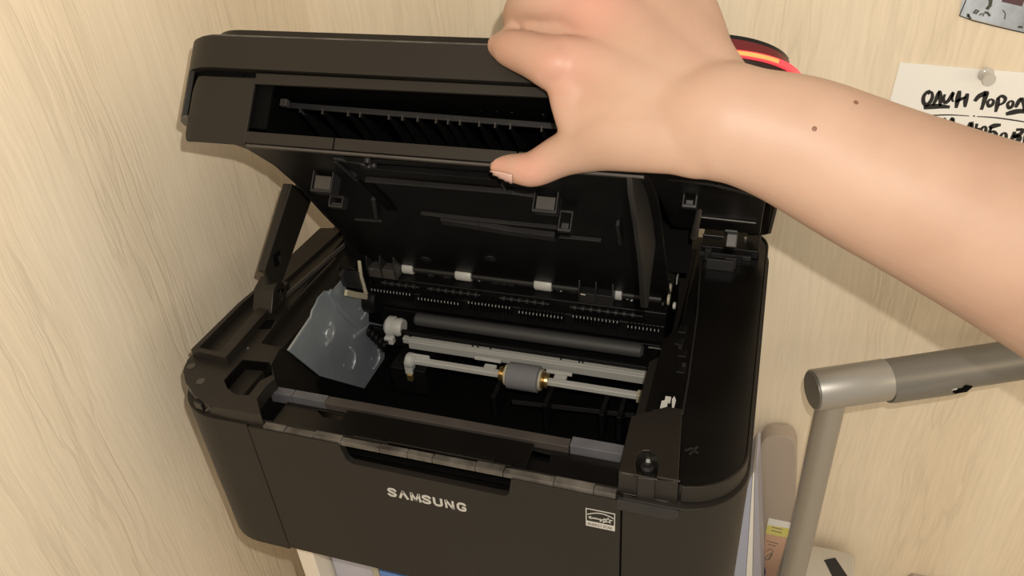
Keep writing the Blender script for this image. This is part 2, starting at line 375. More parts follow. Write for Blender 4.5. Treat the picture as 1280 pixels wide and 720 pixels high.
# clear corner catch
c = on_z(253, 503, 5)
B().hexa([c+Vector(p) for p in [(-5,-3,-5),(3,-5,-5),(6,3,-5),(-2,5,-5),(-5,-3,3),(3,-5,3),(6,3,3),(-2,5,3)]]).build('corner_catch', M['gloss'], PR, bevel=.6)
B().strip(TOP, topx([(257,514),(272,502)], 8.5), 1.0, 8, 9).build('catch_edge', M['mgrey'], PR)
# hinge rail with long slot
ro = topx([(238,437),(282,447),(355,364),(360,352),(334,348),(296,380)], 17)
rs = topx([(249,434),(274,439.5),(340,364),(346,354),(333,353),(302,380)], 17)
B().plate(TOP, ro, 9, 17, [rs]).build('hinge_rail', M['deck'], PR, bevel=.5)
B().plate(TOP, topx([(324,411),(329,401),(343,399),(338,410)], 10.6), 10, 10.6).build('rail_slot', M['void'], PR)
B().plate(TOP, topx([(290,424),(299,418),(303,420),(294,428)], 10.6), 10, 10.6).build('rail_slot', M['void'], PR)
c = on_z(310,436,10); B().cyl(c, c+Vector((0,0,.8)), .8, 8).build('screw', M['steel'], PR)
# ribs and rods on the rear part of the left deck
for k, (a, b, c, d) in enumerate([(345,360,440,275),(352,372,436,300),(360,385,420,322)]):
    B().strip(TOP, topx([(a,b),(c,d)], 13), 2.2, 10, 13.5).build('rail_rib', M['mgrey' if k == 1 else 'deck'], PR, bevel=.3)

# right block, its keyhole, right deck with its rim
zb = 18.5
kx, ky = 346, 12.5
blk = topx([(776,589),(850,601),(853,497),(845,497),(790,519)], zb)
kh = [tuple(p) for p in topx([(797,597),(819,600)] + [(822,590),(823,577),(819,568),(812,563),(803,563),(796,568),(794,580)], zb)]
bb = B().plate(TOP, [(331.5,4),(367,4),(361,66),(351,66),(330.5,52)], 0, zb, [kh]).build('right_block', M['deck'], PR, bevel=.5)
c = on_z(809, 588, 4)
B().lathe(c+Vector((0,0,-12)), c+Vector((0,0,6)), [(0,4.5),(.4,4.5),(.45,3),(.7,3),(.72,4.2),(.85,4.2),(.9,2),(1,2)]).build('lock_post', M['dgrey'], PR, smooth=True)
B().lathe(c+Vector((0,2,5)), c+Vector((0,2,7)), [(0,1.8),(1,1.2)]).build('post_tip', M['silver'], PR, smooth=True)
B().plate(FRONT, rrect(332,369,-10,-.4,[1,6,1,1],5), -1, 1.0).build('block_skirt', M['dgrey'], PR, bevel=.4)
rd = [(367.5,6)] + [(372,6.5)] + arc(403-36,42,36,275,360,10) + arc(403-27,308-27,27,0,90,8) + [(350,308),(350,262),(348,160),(338,140),(338,66),(361,66.5)]
B().plate(TOP, rd, -1, 14).build('right_deck', M['gloss'], PR, bevel=.8)
rim = [(369,4.2),(372,4.4)] + arc(405-38,42,38,275,360,12) + arc(405-29,310-29,29,0,60,8)
B().wall(TOP, rim, 1.6, 2, 15.2).build('deck_rim', M['satin'], PR, bevel=.4)
B().strip(TOP, [(361.5,66),(361,100),(358,180),(352,256)], 1.2, 14, 15).build('deck_seam', M['dgrey'], PR)
# slot with white switch pieces
sl = topx([(823,512),(848,514),(852,492),(830,489)], 15.2)
B().plate(TOP, sl, 15, 15.3).build('switch_slot', M['void'], PR)
for pts in ([(825,510),(833,511),(835,502),(838,502),(839,496),(832,495),(831,500),(827,501)], [(840,511),(842,511),(845,500),(843,495),(840,499)]):
    B().plate(TOP, topx(pts, 17), 15.3, 17).build('switch_piece', M['wplas'], PR)
B().strip(TOP, topx([(816,513),(849,520)], 17), 2.2, 13, 17).build('slot_lip', M['dgrey'], PR)
B().strip(TOP, topx([(777,590),(822,599),(822,596),(850,601)], 19), .5, 18, 19.1).build('block_edge', M['mgrey'], PR)
for pts in ([(856,563),(866,560)], [(862,568),(872,558)], [(866,563),(873,566)]):
    B().strip(TOP, topx(pts, 14.4), 1.3, 14, 14.5).build('scuff_mark', M['dgrey'], PR)
# screws and small towers along the right wall of the cavity
for a, b in ((852,455),(850,475),(848,440),(852,425)):
    c = on_z(a, b, 4); B().box(TOP, c.x-3, c.x+3, c.y-4, c.y+4, -30, 14.5).build('wall_rib', M['inner'], PR, bevel=.5)
for a, b in ((855,455),(850,432)):
    c = on_z(a, b, 16); B().cyl(c-Vector((0,0,2)), c, 1.6, 10).build('screw', M['dgrey'], PR)

# ------------------------------------------------------------------ inside the cavity
# galvanised side plate
xp = 60
pp = [(360.4,438),(389,395.5),(390.7,388),(395.5,380),(398,373),(406.7,363.8),(416.7,363),(430,347.8),(434.4,367.8),(461,373),(461,402),(482,407),(479,492),(400,470)]
f2 = lambda q, x=xp: [tuple(on_x(a,b,x)[1:]) for a,b in q]
def disc(px, py, r, x=xp):
    c = on_x(px, py, x); return [(c.y+r*math.cos(k*math.pi/5), c.z+r*math.sin(k*math.pi/5)) for k in range(10)]
plt = B().plate(SIDE, f2(pp), xp-1.5, xp, [disc(449,385.5,1.6), disc(464.4,448.4,1.6), disc(429,456,1.8), disc(404.4,416,1.1)]).build('steel_side_plate', M['zinc'], PR, bevel=.2)
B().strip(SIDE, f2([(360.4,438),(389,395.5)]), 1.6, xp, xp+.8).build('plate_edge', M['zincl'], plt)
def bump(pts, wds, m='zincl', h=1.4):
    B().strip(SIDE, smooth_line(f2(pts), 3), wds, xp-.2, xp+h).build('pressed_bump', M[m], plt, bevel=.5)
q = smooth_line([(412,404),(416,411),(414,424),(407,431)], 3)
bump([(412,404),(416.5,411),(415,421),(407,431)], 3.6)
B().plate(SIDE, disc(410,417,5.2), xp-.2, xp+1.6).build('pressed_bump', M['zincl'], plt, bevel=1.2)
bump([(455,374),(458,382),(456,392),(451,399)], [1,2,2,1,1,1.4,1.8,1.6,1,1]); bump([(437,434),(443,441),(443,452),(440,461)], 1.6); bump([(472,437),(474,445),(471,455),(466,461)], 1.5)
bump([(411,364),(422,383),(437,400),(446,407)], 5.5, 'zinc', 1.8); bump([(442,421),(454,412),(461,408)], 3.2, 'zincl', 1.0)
B().box(SIDE, on_x(430,470,xp).y-30, 292, -112, -55, xp-6, xp-2).build('cavity_side_wall', M['inner'], PR)
# cream bracket at the plate's top and the dark cover beside it
cb = B().strip(SIDE, f2([(451,326),(453,345),(459,366),(462,374)],66), [1.5,2.5,2.5,3], 63, 66)
cb.strip(SIDE, f2([(434,366),(447,369),(461,371)],66), 5.5, 63, 66); cb.build('cream_bracket', M['cream'], PR, bevel=.5)
B().plate(SIDE, f2([(432,337),(452,340),(454,362),(434,359),(428,345)],64), 60, 64).build('bracket_cover', M['dgrey'], PR, bevel=.5)
# rear comb unit (fuser cover)
def rz(px, py, z): return on_z(px, py, z)
a0, a1 = rz(458,352,-14), rz(838,388,-14)
yc = (a0.y+a1.y)/2
fus = B().box(TOP, 64, 332, yc+2, 292, -70, -14).box(TOP, 64, 332, yc-8, yc+2, -38, -20).build('fuser_unit', M['inner'], PR, bevel=1.5)
B().lathe((60,yc-6,-34), (72,yc-6,-34), [(0,13),(.8,13),(1,11)]).build('unit_end_cap', M['inner'], fus, smooth=True)
fins = []
x = 70
k = 0
while x < 328:
    if k % 15 not in (13,14):
        step = 0 if (k//15) % 2 == 0 else 2.2
        b = B().box(TOP, x, x+.9, yc-13-step, yc-4, -27, -17-step*.6)
        b.build('comb_fin', M['inner'], fus)
        c = Vector((x+.45, yc-13-step, -17.2-step*.6))
        fins.append(c)
    x += 3.1; k += 1
tb = B()
for c in fins: tb.box(TOP, c.x-.35, c.x+.35, c.y-.5, c.y+.5, c.z-1.4, c.z+.3)
tb.build('fin_tips', M['silver'], fus, kind='stuff')
# exit roller shaft above the comb: white rollers, grey shaft
s0, s1 = rz(475,333,-9), rz(832,372,-9); yr = (s0.y+s1.y)/2+1
sh = B().cyl((80,yr,-10), (325,yr,-10), 3.2).build('exit_shaft', M['dgrey'], PR, smooth=True)
for px, py, w_ in ((510,336,8.5),(580,344,12),(680,355,12.5),(772,366,7)):
    c = rz(px, py, -9)
    B().lathe((c.x-w_/1.6,yr,-9), (c.x+w_/1.6,yr,-9), [(0,5.2),(.08,6),(.92,6),(1,5.2)]).build('white_roller', M['wplas'], sh, smooth=True)
for px in (540,560,620,630,640,700,718,745,800):
    c = rz(px, 336+(px-510)*.115+4, -14)
    B().box(TOP, c.x-3, c.x+3, c.y-3, c.y+1, -22, -12).build('shaft_clip', M['dgrey'], sh, bevel=.4)
for px,py in ((524,341),(530,338),(598,351),(700,364),(706,362),(783,374),(788,376)):
    c = rz(px, py, -14); B().lathe(c, c+Vector((2,0,1)), [(0,.4),(.5,.9),(1,.4)],8).build('spring_clip', M['silver'], sh)
# small spiked wheels line
for g0, g1 in ((480,528),(538,604),(628,690),(716,806)):
    a, b = rz(g0, 350+(g0-480)*.115, -17), rz(g1, 350+(g1-480)*.115, -17)
    sp = B().cyl((a.x,yc-3,-16), (b.x,yc-3,-16), 1.0, 8)
    n = int((b.x-a.x)/7)
    for i in range(n): xx = a.x+3+i*7; sp.cyl((xx,yc-3,-16), (xx+2.5,yc-3,-16), 2.4, 10)
    sp.build('wheel_shaft', M['dgrey'], fus)
# latches left and right of the exit chute
for (pxl, pyl, pxr, pyr) in ((462,332,497,337),(725,363,768,369)):
    a, b = rz(pxl, pyl, -5), rz(pxr, pyr, -5); x0, x1 = a.x, b.x; y0 = min(a.y,b.y)-2
    g = B().box(TOP, x0, x1, y0-2, y0+10, -14, -4).build('paper_guide', M['mgrey' if pxl < 500 else 'dgrey'], PR, bevel=.6)
    for t in (0,.5,1):
        xx = x0+(x1-x0-1.4)*t
        B().plate(SIDE, [(y0-2,-14),(y0-4,-2),(y0-1,8),(y0+6,26),(y0+9,25),(y0+8,-4)], xx, xx+1.2).build('guide_fin', M['dgrey'], g)
    B().cyl((x0+2,y0-2,-5), (x0+6,y0-2.4,-5), .9, 8).build('guide_pin', M['steel'], g)

# transfer roller (dark grey band) and its black surround
zr = -40
def span(pa, pb, z):
    a, b = on_z(*pa, z), on_z(*pb, z); return a, b
a, b = span((518,392),(805,432), zr)
yy = (a.y+b.y)/2
tr = B().lathe((a.x,yy,zr-6), (b.x,yy,zr-6), [(0,4),(.01,6),(.99,6),(1,4)], 28).build('transfer_roller', M['roller'], PR, smooth=True)
B().box(TOP, 70, 330, yy-13, yy-9, -70, -52).box(TOP, 70, 330, yy+10, yy+14, -70, -46).build('roller_housing', M['inner'], PR, bevel=.8)
c = on_z(818,435,-40); B().cyl(c+Vector((-5,0,0)), c+Vector((6,0,0)), .8, 8).build('roller_axle', M['steel'], tr)
# white hub at the left end
c = on_z(494,405,-50)
B().lathe(c+Vector((-9,0,-3)), c+Vector((8,0,-3)), [(0,7),(.15,9.5),(.45,9.5),(.5,8),(.8,8.8),(1,7.5)]).build('white_hub', M['wplas'], PR, smooth=True)
B().box(TOP, c.x-8, c.x+1, c.y-12, c.y+12, -66, -58).build('hub_bracket', M['wplas'], PR, bevel=1.5)
# silver bar
a, b = span((507,416),(822,470), -56)
ys = (a.y+b.y)/2
sb = B().box(TOP, a.x, b.x, ys-4, ys+4, -62, -56).box(TOP, a.x+6, b.x-2, ys-5.5, ys-3.5, -66, -58).build('silver_bar', M['silver'], PR, bevel=.6)
for px, py in ((590,434),(596,436),(612,438),(700,452),(722,458),(727,457)):
    c = on_z(px, py, -55.9); B().cyl((c.x,ys-1,-56.2), (c.x,ys-1,-55.6), .9, 8).build('bar_hole', M['void'], sb)
a = on_z(514,418,-55.5); B().cyl((a.x,ys+1,-56), (a.x,ys+1,-55), 2, 12).build('bar_rivet', M['inner'], sb)
for (xa,ya,xb,yb,xc,yc2) in ((594,445,626,452,612,458),(683,462,715,468,700,471)):
    a, b, c = on_z(xa,ya,-60), on_z(xb,yb,-60), on_z(xc,yc2,-62)
    t = B().box(TOP, a.x, b.x, (a.y+b.y)/2-1.5, (a.y+b.y)/2+1.5, -62, -59.5).build('white_tab', M['wplas'], sb, bevel=.4)
    B().box(TOP, c.x-5.5, c.x+5.5, c.y-3, c.y+4, -66, -62.5).build('tab_block', M['wplas'], sb, bevel=.8)
# pickup roller shaft
a, b = span((512,449),(812,494), -62)
yk = (a.y+b.y)/2
ps = B()
for x0, x1 in ((a.x, on_z(627,464,-62).x), (on_z(683,477,-62).x, b.x)): ps.box(TOP, x0, x1, yk-2.8, yk+2.8, -66, -61)
ps = ps.build('pickup_shaft', M['wplas'], PR, bevel=.9)
c = on_z(654,470,-60)
B().lathe((c.x-14,yk,-63), (c.x+14,yk,-63), [(0,10),(.03,11.5),(.97,11.5),(1,10)], 30).build('pickup_roller', M['rubber'], PR, smooth=True, label='grey rubber pickup roller')
B().cyl((c.x-16,yk,-63), (c.x+16,yk,-63), 9.2, 24).build('roller_core', M['cream'], ps, smooth=True)
for s in (-1,1):
    B().lathe((c.x+s*15.5,yk,-63), (c.x+s*21.5,yk,-63), [(0,7.5),(.3,7.5),(.35,5),(.6,5),(.62,6.5),(1,6)]).build('bushing', M['brass'], ps, smooth=True, label='brass bushing')
B().lathe((a.x-4,yk,-64), (a.x+5,yk,-64), [(0,5),(.2,7),(.7,7),(1,4)]).box(TOP, a.x-4, a.x+3, yk-6, yk+2, -76, -62).box(TOP, a.x, a.x+18, yk+1.5, yk+3.5, -62, -58).build('shaft_end', M['wplas'], ps, bevel=.8, smooth=True)
B().box(TOP, b.x-10, b.x+1, yk-4, yk+3, -68, -59.5).build('shaft_end', M['cream'], ps, bevel=.6)
B().box(TOP, a.x-2, a.x+3, yk-8, yk-4, -82, -75).build('end_clip', M['brass'], ps, bevel=.6)
# dark fork arms under the roller and separation pad ribs
for px in (622,690,762,784):
    c = on_z(px, 490, -75); B().box(TOP, c.x-2, c.x+2, yk-22, yk+6, -100, -70).build('fork_arm', M['inner'], PR, bevel=.6)
B().box(TOP, 96, 130, yk-4, yk+26, -100, -72).build('left_gear_box', M['inner'], PR, bevel=1)
for i in range(5):
    B().lathe((64+i*5,ys+4-i*3,-60-i), (67+i*5,ys+4-i*3,-60-i), [(0,6-i*.4),(1,6-i*.4)], 14).build('gear', M['inner'], PR, smooth=True)
# front chute: sloping black surfaces down into the cavity
B().hexa([Vector(p) for p in [(62,41,-7),(330,41,-7),(330,74,-110),(62,74,-110),(62,39,-9),(330,39,-9),(330,70,-112),(62,70,-112)]]).build('paper_chute', M['gloss'], PR)
B().hexa([Vector(p) for p in [(276,42,-8),(329,42,-8),(329,78,-46),(268,78,-46),(276,42,-12),(329,42,-12),(329,78,-50),(268,78,-50)]]).build('chute_flap', M['deck'], PR, bevel=.5)
for k, (xa, ya, xb, yb) in enumerate([(640,500,815,520),(720,480,830,500)]):
    B().strip(TOP, topx([(xa,ya),(xb,yb)], -80), 1.2, -84, -80).build('chute_rib', M['dgrey'], PR)
# right end gears and white levers
for px, py, r, mm in ((836,374,5,'cream'),(829,380,4,'inner'),(838,360,4,'cream'),(843,382,3,'wplas')):
    c = on_z(px, py, -4); B().lathe(c+Vector((-1.2,0,0)), c+Vector((1.2,0,0)), [(0,r*.8),(.2,r),(.8,r),(1,r*.8)], 14).build('end_gear', M[mm], PR, smooth=True)
for px, py, w_, h_, mm in ((833,333,7,3,'wplas'),(815,353,1.2,8,'dred'),(826,345,2,8,'dgrey'),(843,338,2.4,10,'dgrey'),(836,351,2,7,'dgrey'),(848,306,3,7,'dgrey'),(847,345,1.3,9,'silver')):
    c = on_z(px, py, -2); B().box(TOP, c.x-w_/2, c.x+w_/2, c.y-h_/2, c.y+h_/2, -8, -1).build('lever', M[mm], PR, bevel=.4)
# rear structures on the right
c0 = on_z(910,315,16)
B().box(TOP, 351, 398, 262, 300, 14, 22).build('rear_cover', M['inner'], PR, bevel=1)
B().box(TOP, 350, 392, 258, 261, 14, 18).build('cover_lip', M['dgrey'], PR, bevel=.4)
for px, py, w_, h_, mm in ((913,327,9,4,'dgrey'),(885,316,5,5,'dgrey'),(924,322,5,7,'inner'),(900,330,22,1.5,'dgrey')):
    c = on_z(px, py, 20); B().box(TOP, c.x-w_/2, c.x+w_/2, c.y-h_/2, c.y+h_/2, 14, 24).build('cover_block', M[mm], PR, bevel=.5)
c = on_z(932,297,24); B().cyl(c-Vector((0,0,3)), c, 1.3, 10).build('screw', M['steel'], PR)
# rear left tower behind the plate
B().box(TOP, 38, 62, 215, 285, -20, 24).box(TOP, 44, 60, 190, 215, -20, 6).build('hinge_tower', M['inner'], PR, bevel=1.5)

# ------------------------------------------------------------------ scanner lid (part) and its sub-parts
x0, x1 = 9, 405
lid = B().plate(LTOP, rrect(x0,x1,22,292,[26,26,40,40],10), 43, 64).build('scanner_lid', M['satin'], PR, bevel=1.6)
def lidpart(b, name, m, **k): return b.build(name, M[m], lid, **k)
# glass cover above, its edge highlight painted as a lighter seam between
lidpart(B().plate(LTOP, rrect(x0+1.5,x1-1.5,24,290.5,[26,26,39,39],10), 64, 65.4), 'seam_highlight', 'edge')
lidpart(B().plate(LTOP, rrect(x0+20,x1-12,30,289,[20,20,34,34],10), 65.4, 69.5), 'glass_cover', 'gloss', bevel=1)
# skirt that comes down round the sides
sk = arc(x0+40,252,40,128,180,14) + [(x0,240),(x0,225),(x0,195),(x0,60),(x0,48)] + arc(x0+26,48,26,180,250,5)
skl = [12]*15 + [13,20,32] + [33]*(len(sk)-18)
lidpart(B().wall(LTOP, sk, 3, skl, 43.2), 'side_skirt', 'satin', bevel=.8)
sk2 = [(360,291.9)] + arc(x1-40,252,40,88,0,10) + [(x1,60)] + arc(x1-26,48,26,0,-70,5)
lidpart(B().wall(LTOP, sk2, -3, 12, 43.2), 'side_skirt', 'satin', bevel=.8)
lidpart(B().wall(LTOP, arc(x0+40,252,39.8,118,180,10)+[(x0+.2,236)], 5.5, 10.8, 12), 'skirt_foot', 'mgrey')
# front fascia with the paper mouth
g = lambda path: path
fl = [(36,100)] + [(14,200)] + arc(14+26,262,26,180,92,8) + [(79,289.2)]
fl = arc(15+28,260,28,118,92,16) + [(79,289.2)]
angs = [118-26*i/16 for i in range(17)]
flh = [38.5-12*max(0,(a-107)/11)**2 for a in angs] + [38.5]
fll = [-5+7*max(0,(a-110)/8)**2 for a in angs] + [-5]
lidpart(B().wall(LTOP, arc(44,259,26.5,165,88,16) + [(90,285)], -2, 7, 43), 'fascia_liner', 'void')
lidpart(B().wall(LTOP, fl, -2.5, fll, flh), 'front_fascia', 'satin', bevel=.6, label='rounded left end of the fascia')
lidpart(B().plate(LFR, [(79,34.5),(331,36.5),(331,41.6),(79,41.6)], 286.5, 289.2), 'front_fascia', 'satin', bevel=.3)
for a, b in ((79,141),(141.8,258),(258.8,331)):
    lidpart(B().box(LFR, a, b-.3, -3.5, 3.8, 284.5, 289.2), 'mouth_sill', 'satin', bevel=.4)
lidpart(B().box(LFR, 79, 331, -5.6, -4.2, 284.5, 288), 'sill_edge', 'mgrey')
fr_ = [(331,289.2)] + arc(x1-4-28,260,28,88,0,8) + [(x1-4,120)]
lidpart(B().wall(LTOP, fr_, 2.5, -1, 41.2), 'front_fascia', 'satin', bevel=.6, label='rounded right end of the fascia')
# inside the mouth: chamber walls, sloping tray, ledge bar, ribs
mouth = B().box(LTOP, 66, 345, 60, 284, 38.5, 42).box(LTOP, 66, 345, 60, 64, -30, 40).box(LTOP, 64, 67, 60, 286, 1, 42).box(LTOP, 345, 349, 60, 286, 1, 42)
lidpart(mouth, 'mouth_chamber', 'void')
pr = [(284,-1),(262,0),(227,-3),(192,-11),(150,-24),(46,-50),(46,-47),(150,-21),(192,-8),(227,0),(262,2.5),(284,3)]
prof = [(286,-3.5),(262,-2.2),(227,-4.5),(192,-11),(150,-23),(46,-52)]
und = B().plate(LSIDE, prof + [(46,-48),(150,-19),(192,-7),(227,0),(262,2.5),(286,2)], 64, 332)
lidpart(und, 'lid_underside', 'inner')
def lx(px, py, U): return lid_xw(px, py, U)
ub = 255
pa, pb = lid_xw(352,127,ub), lid_xw(700,154,ub); pc = lid_xw(352,134,ub)
hb = pa[1]-pc[1]
B().plate(LFR, [pa,pb,(pb[0],pb[1]-hb),(pa[0],pa[1]-hb)], ub-2, ub).build('ledge_bar', M['dgrey'], lid, bevel=.4)
for px in (375,403,435,450,486,503,522,545,560,575,599,619,638,677):
    py = 134+(px-352)*27/348
    a = lid_xw(px, py, ub+.5)
    lidpart(B().box(LFR, a[0]-.35, a[0]+.35, a[1]-2.6, a[1]+1, ub-.5, ub+.6), 'rib_tip', 'mgrey')
    lidpart(B().plate(LSIDE, [(ub-2,a[1]-2),(ub-2,a[1]),(120,a[1]-6),(120,-10)], a[0]-.5, a[0]+.5), 'tray_rib', 'inner')
for px in (404,440,454,490,505,525,548,563,578,602,622,641,680):
    a = lid_xw(px, 118+(px-404)*.075, ub-8)
    lidpart(B().box(LFR, a[0]-.5, a[0]+.5, a[1]-3, a[1]+4, ub-9, ub-7), 'ceiling_rib', 'dgrey')
a = lid_xw(355,125,262); lidpart(B().box(LFR, a[0]-3, a[0]+2, a[1]-4, a[1]+1, 258, 262), 'bar_stop', 'mgrey', bevel=.4)
a = lid_xw(319,126,270); lidpart(B().box(LFR, a[0]-4, a[0]+4, a[1]-3, a[1]+2, 262, 266), 'bar_stop', 'dgrey', bevel=.4)
a = lid_xw(372,134,262); lidpart(B().strip(LFR, [a, lid_xw(380,143,262)], .8, 260, 262), 'spring_wire', 'dgrey')
# ------------------------------------------------ underside fittings; each is set on the sloping underside
def uw(u):
    for (ua, wa), (ub_, wb) in zip(prof, prof[1:]):
        if ub_ <= u <= ua: return wa + (wb-wa)*(ua-u)/(ua-ub_)
    return -52
def under(px, py, off=0):
    # march a sight line to the sloping underside
    lo = None
    for i in range(len(prof)-1):
        (ua, wa), (ub_, wb) = prof[i], prof[i+1]
        n = (WD*(ua-ub_) - UD*(wa-wb)).normalized(); p0 = L(0, ua, wa)
        p = hit(px, py, n, p0.dot(n)-off); q = p-LH; u = q.dot(UD)
        if ub_-.01 <= u <= ua+.01 or i == len(prof)-2: return p
UPX = Vector((1,0,0))
def ustrip(pts, wd, name, m, h=3):
    P = [under(*p) for p in pts]; b = B(); 
    for a, c in zip(P, P[1:]):
        d = (c-a).normalized(); nrm = -(WD*.93 - UD*.25).normalized(); sd = d.cross(nrm).normalized()
        b.hexa([a-sd*wd/2, a+sd*wd/2, c+sd*wd/2, c-sd*wd/2, a-sd*wd/2+nrm*h, a+sd*wd/2+nrm*h, c+sd*wd/2+nrm*h, c-sd*wd/2+nrm*h])
    return lidpart(b, name, m, bevel=.3)
ustrip([(424,186),(640,203)], 3, 'underside_rail', 'dgrey', 2)
ustrip([(432,196),(650,210)], 5, 'underside_rail', 'inner', 2)
ustrip([(455,205),(625,220)], 8, 'underside_rail', 'inner', 5)
ustrip([(458,221),(640,236),(668,240)], 2, 'underside_rail', 'dgrey', 4)
ustrip([(405,180),(445,218)], 3, 'underside_strut', 'dgrey', 2)
ustrip([(420,200),(447,224)], 2, 'underside_strut', 'dgrey', 2)
ustrip([(455,225),(490,262)], 9, 'underside_strut', 'void', 1)
ustrip([(418,196),(455,202)], 3, 'underside_rail', 'dgrey', 2)
ustrip([(527,264),(560,268),(635,276),(700,282)], 1.6, 'duct_edge', 'dgrey', 3)
ustrip([(553,272),(600,279),(640,286),(695,293)], 9, 'duct_fold', 'dgrey', 4)
ustrip([(700,293),(752,298)], 1.6, 'duct_edge', 'dgrey', 3)
ustrip([(468,244),(472,270)], 3, 'underside_strut', 'dgrey', 4)
ustrip([(444,273),(478,275)], 2, 'underside_rail', 'dgrey', 2)
ustrip([(773,275),(776,300)], 2.5, 'underside_strut', 'dgrey', 4)
ustrip([(628,228),(634,238)], 1.2, 'wire', 'mgrey', 2)
ustrip([(790,215),(895,228),(960,245)], 3, 'underside_rail', 'dgrey', 2)
for px, py in ((455,200),(462,203),(468,202),(460,196)):
    p = under(px, py); lidpart(B().lathe(p, p-WD*4, [(0,2.2),(1,2.2)], 10), 'boss', 'dgrey')
for px, py in ((532,324),(613,323)):
    p = under(px, py); nrm = -(WD*.96+UD*-.27).normalized(); lidpart(B().cyl(p, p+nrm*.8, 5, 18), 'mould_mark', 'dgrey')
# hanging hooks under the lid
def hook(px0, py0, px1, py1, U, m='inner', d=12, name='hook_bracket', lip='mgrey'):
    a, b = lid_xw(px0, py0, U), lid_xw(px1, py1, U)
    xa, xb, wa, wb = a[0], b[0], b[1], a[1]
    h = B().plate(LFR, [(xa,wa),(xb,wa),(xb,wb),(xa,wb)], U-d, U, [[(xa+1,wa+2),(xb-1,wa+2),(xb-1,wb-1.5),(xa+1,wb-1.5)]])
    o = lidpart(h, name, m, bevel=.4)
    lidpart(B().box(LFR, xa+2, xb-2, wa+1.2, wa+(wb-wa)*.42, U-5, U-1), 'hook_pad', lip, bevel=.4)
hook(395,190,413,241,225,'dgrey',lip='mgrey'); hook(412,243,427,260,205,'dgrey',8,lip='dgrey')
hook(671,216,695,267,225,'dgrey',lip='mgrey'); hook(700,262,713,290,205,'dgrey',8,lip='dgrey')
hook(855,235,870,260,230,'dgrey',6,lip='dgrey')
# grey curved duct wall on the right of the chute
pts = [(790,222),(806,226),(820,236),(823,262),(821,295),(815,340),(810,385),(806,385),(803,330),(797,280),(791,240)]
cp = []
for px, py in pts:
    p = hit(px, py, (1,0,0), 327) - LH; cp.append((p.dot(UD), p.dot(WD)))
B().plate(LSIDE, cp, 324, 327).build('curved_duct_wall', M['dgrey'], lid, bevel=.5)
# right-hand end of the underside: trays, pin, tab
rb = lambda px, py, U: lid_xw(px, py, U)
for (ax, ay, bx, by, U, m_, nm) in ((872,246,928,268,165,'dgrey','end_tray'),(868,268,945,277,160,'inner','end_tray'),(878,292,905,297,140,'dgrey','tray_lip'),(906,286,922,291,140,'dgrey','tray_lip'),(930,246,950,275,155,'inner','end_tray')):
    a, b = rb(ax, ay, U), rb(bx, by, U); w0, w1 = min(a[1],b[1]), max(a[1],b[1])
    lidpart(B().box(LFR, a[0], b[0], w0, w1, U-14, U), nm, m_, bevel=.6)
a, b = rb(872,271,162), rb(945,279,162); lidpart(B().strip(LFR, [a, (b[0],b[1])], .8, 160, 162.5), 'tray_edge', 'mgrey')
p, q2 = far(876,254,CAM.__sub__(L(355,170,0)).length*.93), far(867,296,CAM.__sub__(L(355,120,-10)).length*.95)
lidpart(B().lathe(p, q2, [(0,1.6),(.5,2.3),(1,2.6)], 10), 'lift_pin', 'mgrey', smooth=True)
a = rb(914,300,130); lidpart(B().box(LFR, a[0]-3.5, a[0]+4, a[1]-5, a[1]+5, 126, 130), 'pale_tab', 'mgrey', bevel=.8)
# red and orange glow at the right end, made with emissive strips
a0_, a1_ = 70, -5
ring = arc(x1-40,252,41.2,100,10,14); ring = [(330,293.2),(350,293.2)] + ring
lidpart(B().strip(LTOP, ring, 2.0, 62.2, 65.6), 'red_glow_strip', 'red')
ring2 = [(330,293.5)] + arc(x1-40,252,41.5,96,48,8)
lidpart(B().strip(LTOP, ring2, 2.0, 62.9, 65.0), 'lit_core', 'orange')
rc = [(318,292)] + arc(x1-46,252,40,92,15,12)
lidpart(B().strip(LTOP, rc, 3, 65.6, 72), 'glow_hood', 'dred')
lidpart(B().plate(LTOP, [(318,240)] + [(318,292.8)] + arc(x1-46,252,40.8,92,15,12) + [(390,240)], 72, 74.5), 'control_panel', 'gloss', bevel=.4)

# support arm on the left
ax0, ax1 = 25, 34
def sx(px, py, x): p = on_x(px, py, x); return (p.y, p.z)
arm = B().plate(SIDE, [sx(366,230,ax1),sx(391,246,ax1),sx(354,350,ax1),sx(337,356,ax1),sx(331,338,ax1)], ax1-3, ax1).build('support_arm', M['deck'], PR, bevel=.6)
A = [sx(366,230,ax1),sx(391,246,ax1),sx(354,350,ax1),sx(334,340,ax1)]
B().plate(SIDE, A, ax0, ax1-3).build('arm_web', M['deck'], arm, bevel=.8)
q0, q1 = sx(372,236,30), sx(388,247,30); wy, wz_ = WD.y*36, WD.z*36
B().plate(SIDE, [q0, q1, (q1[0]+wy, q1[1]+wz_), (q0[0]+wy, q0[1]+wz_)], 27, 33).build('arm_link', M['deck'], arm, bevel=.6)
c1, c2 = on_x(346,322,ax1+.6), on_x(340,338,ax1+.6)
B().plate(SIDE, [(c1.y-5,c1.z-6),(c1.y+4,c1.z-7),(c1.y+6,c1.z+3),(c1.y-3,c1.z+4)], ax1, ax1+.8).build('arm_socket', M['void'], arm)
B().box(SIDE, c1.y+1, c1.y+4, c1.z-6, c1.z, ax1+.8, ax1+2).build('arm_stop', M['dgrey'], arm, bevel=.3)
k = on_x(343,346,30)
B().plate(SIDE, [(k.y-16,14),(k.y-6,30),(k.y+6,34),(k.y+12,20),(k.y+6,12)], 12, 30, [[(k.y-10,16),(k.y-4,24),(k.y+3,24),(k.y+2,16)]]).build('arm_foot', M['deck'], arm, bevel=.8)
